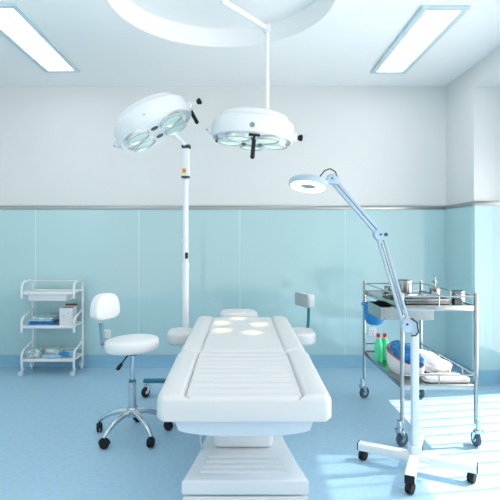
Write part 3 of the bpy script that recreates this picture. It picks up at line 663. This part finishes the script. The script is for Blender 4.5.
# steel pots
def pot(x, y, r, h, name, lb, cat, lid=False, knob=False, m='steel'):
    t = thing(name, lb, cat, (x, y, ZT), group=None)
    b = MB(); b.lathe([(0, 0), (r*0.92, 0), (r, 0.006), (r, h), (r*1.06, h+0.001), (r*1.06, h+0.006), (r*0.97, h+0.006), (r*0.96, 0.01), (0, 0.008)], None, 36); b.build('pot_body', M[m], t)
    if lid:
        b = MB(); b.lathe([(0, h+0.014), (r*0.5, h+0.013), (r*1.0, h+0.008), (r*1.08, h+0.004), (r*1.08, h), (0, h+0.006)], None, 36); l = b.build('lid', M[m], t)
        if knob: b = MB(); b.lathe([(0, h+0.012), (0.007, h+0.013), (0.006, h+0.04), (0.013, h+0.046), (0.013, h+0.056), (0.006, h+0.062), (0.005, h+0.085), (0.009, h+0.09), (0, h+0.096)], None, 20); b.tube([(-0.02, 0, h+0.05), (0.02, 0, h+0.05)], 0.004, 8); b.build('knob', M[m], l)
    return t
pot(1.085, 3.55, 0.027, 0.065, 'steel_cup', 'small steel cup at the far left of the trolley top', 'cup')
pot(1.225, 3.62, 0.058, 0.105, 'steel_canister', 'tall wide steel canister, largest pot on the trolley top', 'canister', lid=False)
pot(1.385, 3.45, 0.036, 0.065, 'lidded_jar', 'small steel jar with a tall knobbed lid on the trolley top', 'jar', lid=True, knob=True)
pot(1.402, 3.12, 0.040, 0.078, 'steel_beaker', 'steel beaker at the near right corner of the trolley top', 'beaker', lid=False)
b = MB(); b.box((0, 0, 0.018), (0.05, 0.06, 0.036), bev=0.006); o = b.build('black_case', M['black']); o.location = (1.135, 3.62, ZT); tag(o, 'small black case beside the steel cup on the trolley top', 'case')
def tray(x, y, w, d, h, rz, name, lb, mk, z=ZT):
    t = MB(); secs = []
    def ring(w, d, z, r=0.02):
        out = []
        for cx, cy, a0 in ((w/2-r, d/2-r, 0), (-w/2+r, d/2-r, 90), (-w/2+r, -d/2+r, 180), (w/2-r, -d/2+r, 270)):
            for k in range(5): a = math.radians(a0+90*k/4); out.append((cx+r*math.cos(a), cy+r*math.sin(a), z))
        return out
    t.loft([ring(w-0.03, d-0.03, 0), ring(w-0.012, d-0.012, 0.004), ring(w-0.01, d-0.01, h), ring(w, d, h+0.001), ring(w, d, h+0.003), ring(w-0.018, d-0.018, h+0.002), ring(w-0.02, d-0.02, 0.006), ring(w-0.04, d-0.04, 0.004)])
    o = t.build(name, M[mk]); o.location = (x, y, z); o.rotation_euler = (0, 0, rz); tag(o, lb, 'tray'); return o
tray(1.20, 3.20, 0.30, 0.24, 0.032, 0.03, 'instrument_tray', 'large flat steel tray at the near end of the trolley top', 'steel')
tray(1.13, 3.49, 0.20, 0.16, 0.022, -0.05, 'instrument_tray', 'smaller shallow steel tray under the black arm, far left of the trolley top', 'steel') ['label'] = 'smaller shallow steel tray behind the large one, left side of the trolley top'
# kidney dish
def kidney(x, y, z, rz):
    def kr(sc, z, n=40):
        out = []
        for i in range(n):
            a = 2*PI*i/n; rx, ry = 0.125*sc, 0.055*sc
            X = rx*math.cos(a); Y = ry*math.sin(a)+0.03*(1-(X/0.125)**2)-0.03*0.5; out.append((X, Y, z))
        return out
    b = MB(); b.loft([kr(0.72, 0), kr(0.80, 0.004), kr(0.98, 0.034), kr(1.04, 0.035), kr(1.04, 0.037), kr(0.95, 0.036), kr(0.78, 0.008), kr(0.7, 0.004)])
    o = b.build('kidney_dish', M['steel']); o.location = (x, y, z); o.rotation_euler = (0, 0, rz); tag(o, 'curved steel kidney dish lying in the large steel tray', 'dish')
kidney(1.22, 3.23, ZT+0.007, 0.15)
b = MB(); b.blob((0, 0, 0.014), (0.15, 0.085, 0.026), amp=0.04, freq=4, seed=3, sq=0.4); o = b.build('folded_cloth', M['cloth']); o.location = (1.31, 3.42-0.05, ZT-0.002); 
o.location = (1.325, 3.395, ZT); tag(o, 'folded white cloth between the trays and the lidded jar on the trolley top', 'cloth')
for i, (x, y, a) in enumerate(((1.13, 3.485, 0.2), (1.125, 3.50, 0.1))):
    b = MB()
    for s_ in (-1, 1):
        b.tube([(-0.07, s_*0.012, 0), (0.0, s_*0.003, 0.001), (0.07, -s_*0.001, 0)], 0.0022, 6)
        b.tube([(-0.085+0.014*math.cos(t_), s_*0.016+0.010*math.sin(t_), 0) for t_ in [2*PI*k/14 for k in range(14)]], 0.002, 6, closed=True)
    o = b.build('scissors', M['chrome']); o.location = (x, y, ZT+0.0105+i*0.006); o.rotation_euler = (0, 0, a)
    tag(o, ('steel scissors lying lower in the small tray on the trolley' if i == 0 else 'steel scissors lying on top of the other pair in the small tray'), 'scissors', 'scissors in the small tray')

# lower shelf: bottles, bag, cloth
ZL = Z2+0.010
def bottle(x, y, h, lb):
    t = thing('green_bottle', lb, 'bottle', (x, y, ZL), group='green bottles on the trolley')
    b = MB(); b.lathe([(0, 0.0), (0.026, 0.0), (0.029, 0.006), (0.029, h*0.62), (0.024, h*0.74), (0.012, h*0.84), (0.011, h*0.9), (0, h*0.9)], None, 28); b.build('bottle_body', M['green'], t)
    b = MB(); b.lathe([(0, h), (0.012, h), (0.0145, h-0.003), (0.0145, h*0.87), (0, h*0.87)], None, 20); b.build('cap', M['red'], t)
bottle(1.022, 3.58, 0.205, 'green bottle with red cap, left and front one of the pair on the bottom shelf')
bottle(1.086, 3.635, 0.195, 'green bottle with red cap, right and rear one of the pair on the bottom shelf')
# open white pouch with red trimmed rim
pb = thing('white_pouch', 'open white pouch with red trim lying on the trolley bottom shelf', 'pouch', (1.118, 3.29, ZL), 0.20)
def rimpt(a, sc=1.0): return Vector((0.095*math.cos(a)*sc*(1-0.35*abs(math.sin(a))**3), 0.20*math.sin(a)*sc, 0.116+0.036*math.sin(a)))
secs = []
for k, (sc, zz) in enumerate([(0.55, 0.0), (0.8, 0.0), (0.95, 0.25), (1.0, 0.6), (1.0, 1.0), (0.96, 1.0), (0.93, 0.6), (0.8, 0.35)]):
    sec = []
    for i in range(40):
        a = 2*PI*i/40; p = rimpt(a, sc); f = 1+0.05*noise.noise(Vector((math.cos(a)*2, math.sin(a)*2, zz*3)))*(1 if zz > 0 else 0.2); sec.append((p.x*f, p.y*f, p.z*zz))
    secs.append(sec)
b = MB(); b.loft(secs); b.build('pouch_body', M['cloth'], pb, sharp=60)
b = MB(); b.tube([rimpt(PI/2+PI*1.05*i/24, 0.985)+Vector((0, 0, 0.001)) for i in range(25)], 0.0032, 8); b.build('trim', M['redtrim'], pb, label='red rim')
b = MB(); b.blob((1.125, 3.285, ZL+0.128), (0.115, 0.31, 0.085), amp=0.24, freq=6, seed=5, sq=0.8, sub=5, flat=False, m=rot(0.2, 0, 0.2)); tag(b.build('blue_wrap', M['bluefilm'], sharp=20), 'crumpled bright blue film bulging out of the white pouch', 'wrap')
b = MB(); b.blob((1.325, 3.43, ZL+0.040), (0.20, 0.48, 0.080), amp=0.18, freq=5, seed=8, sq=0.7, sub=5); tag(b.build('folded_linen', M['cloth'], sharp=60), 'bulky folded white linen filling the right side of the bottom shelf', 'linen')
b = MB(); b.blob((1.30, 3.09, ZL+0.017), (0.27, 0.13, 0.034), amp=0.10, freq=4, seed=12, sq=0.4, sub=5); lp = b.build('linen_packet', [M['cloth'], M['redtrim']], sharp=60); tag(lp, 'flat white cloth packet with red line, near edge of trolley bottom shelf', 'packet')
b = MB(); b.tube([(1.20, 3.06, ZL+0.030), (1.26, 3.055, ZL+0.032), (1.32, 3.055, ZL+0.032), (1.39, 3.07, ZL+0.030)], 0.003, 6); b.build('trim', M['redtrim'], lp, label='red line')

# ------------------------------------------------------------------ vertical blind in the window bay
vb = thing('vertical_blind', 'white vertical blind across the window bay at the right', 'blind', (XW-0.10, (wy0+wy1)/2, LZ))
b = MB(); b.box((0, 0, -0.02), (0.05, wy1-wy0, 0.04)); b.build('headrail', M['white'], vb)
n_v = int((wy1-wy0)/0.135); base = None
for k in range(n_v):
    y = -(wy1-wy0)/2+0.07+0.135*k
    if base is None:
        b = MB(); b.box((0, 0, 0), (0.015, 0.0015, LZ-0.09-0.14), rot(0, 0, math.radians(90))); base = b.build('vane', M['blind'], vb); base.location = (0, y, -0.04-(LZ-0.23)/2)
    else:
        v = base.copy(); C.objects.link(v); v.parent = vb; v.location = (0, y, -0.04-(LZ-0.23)/2)
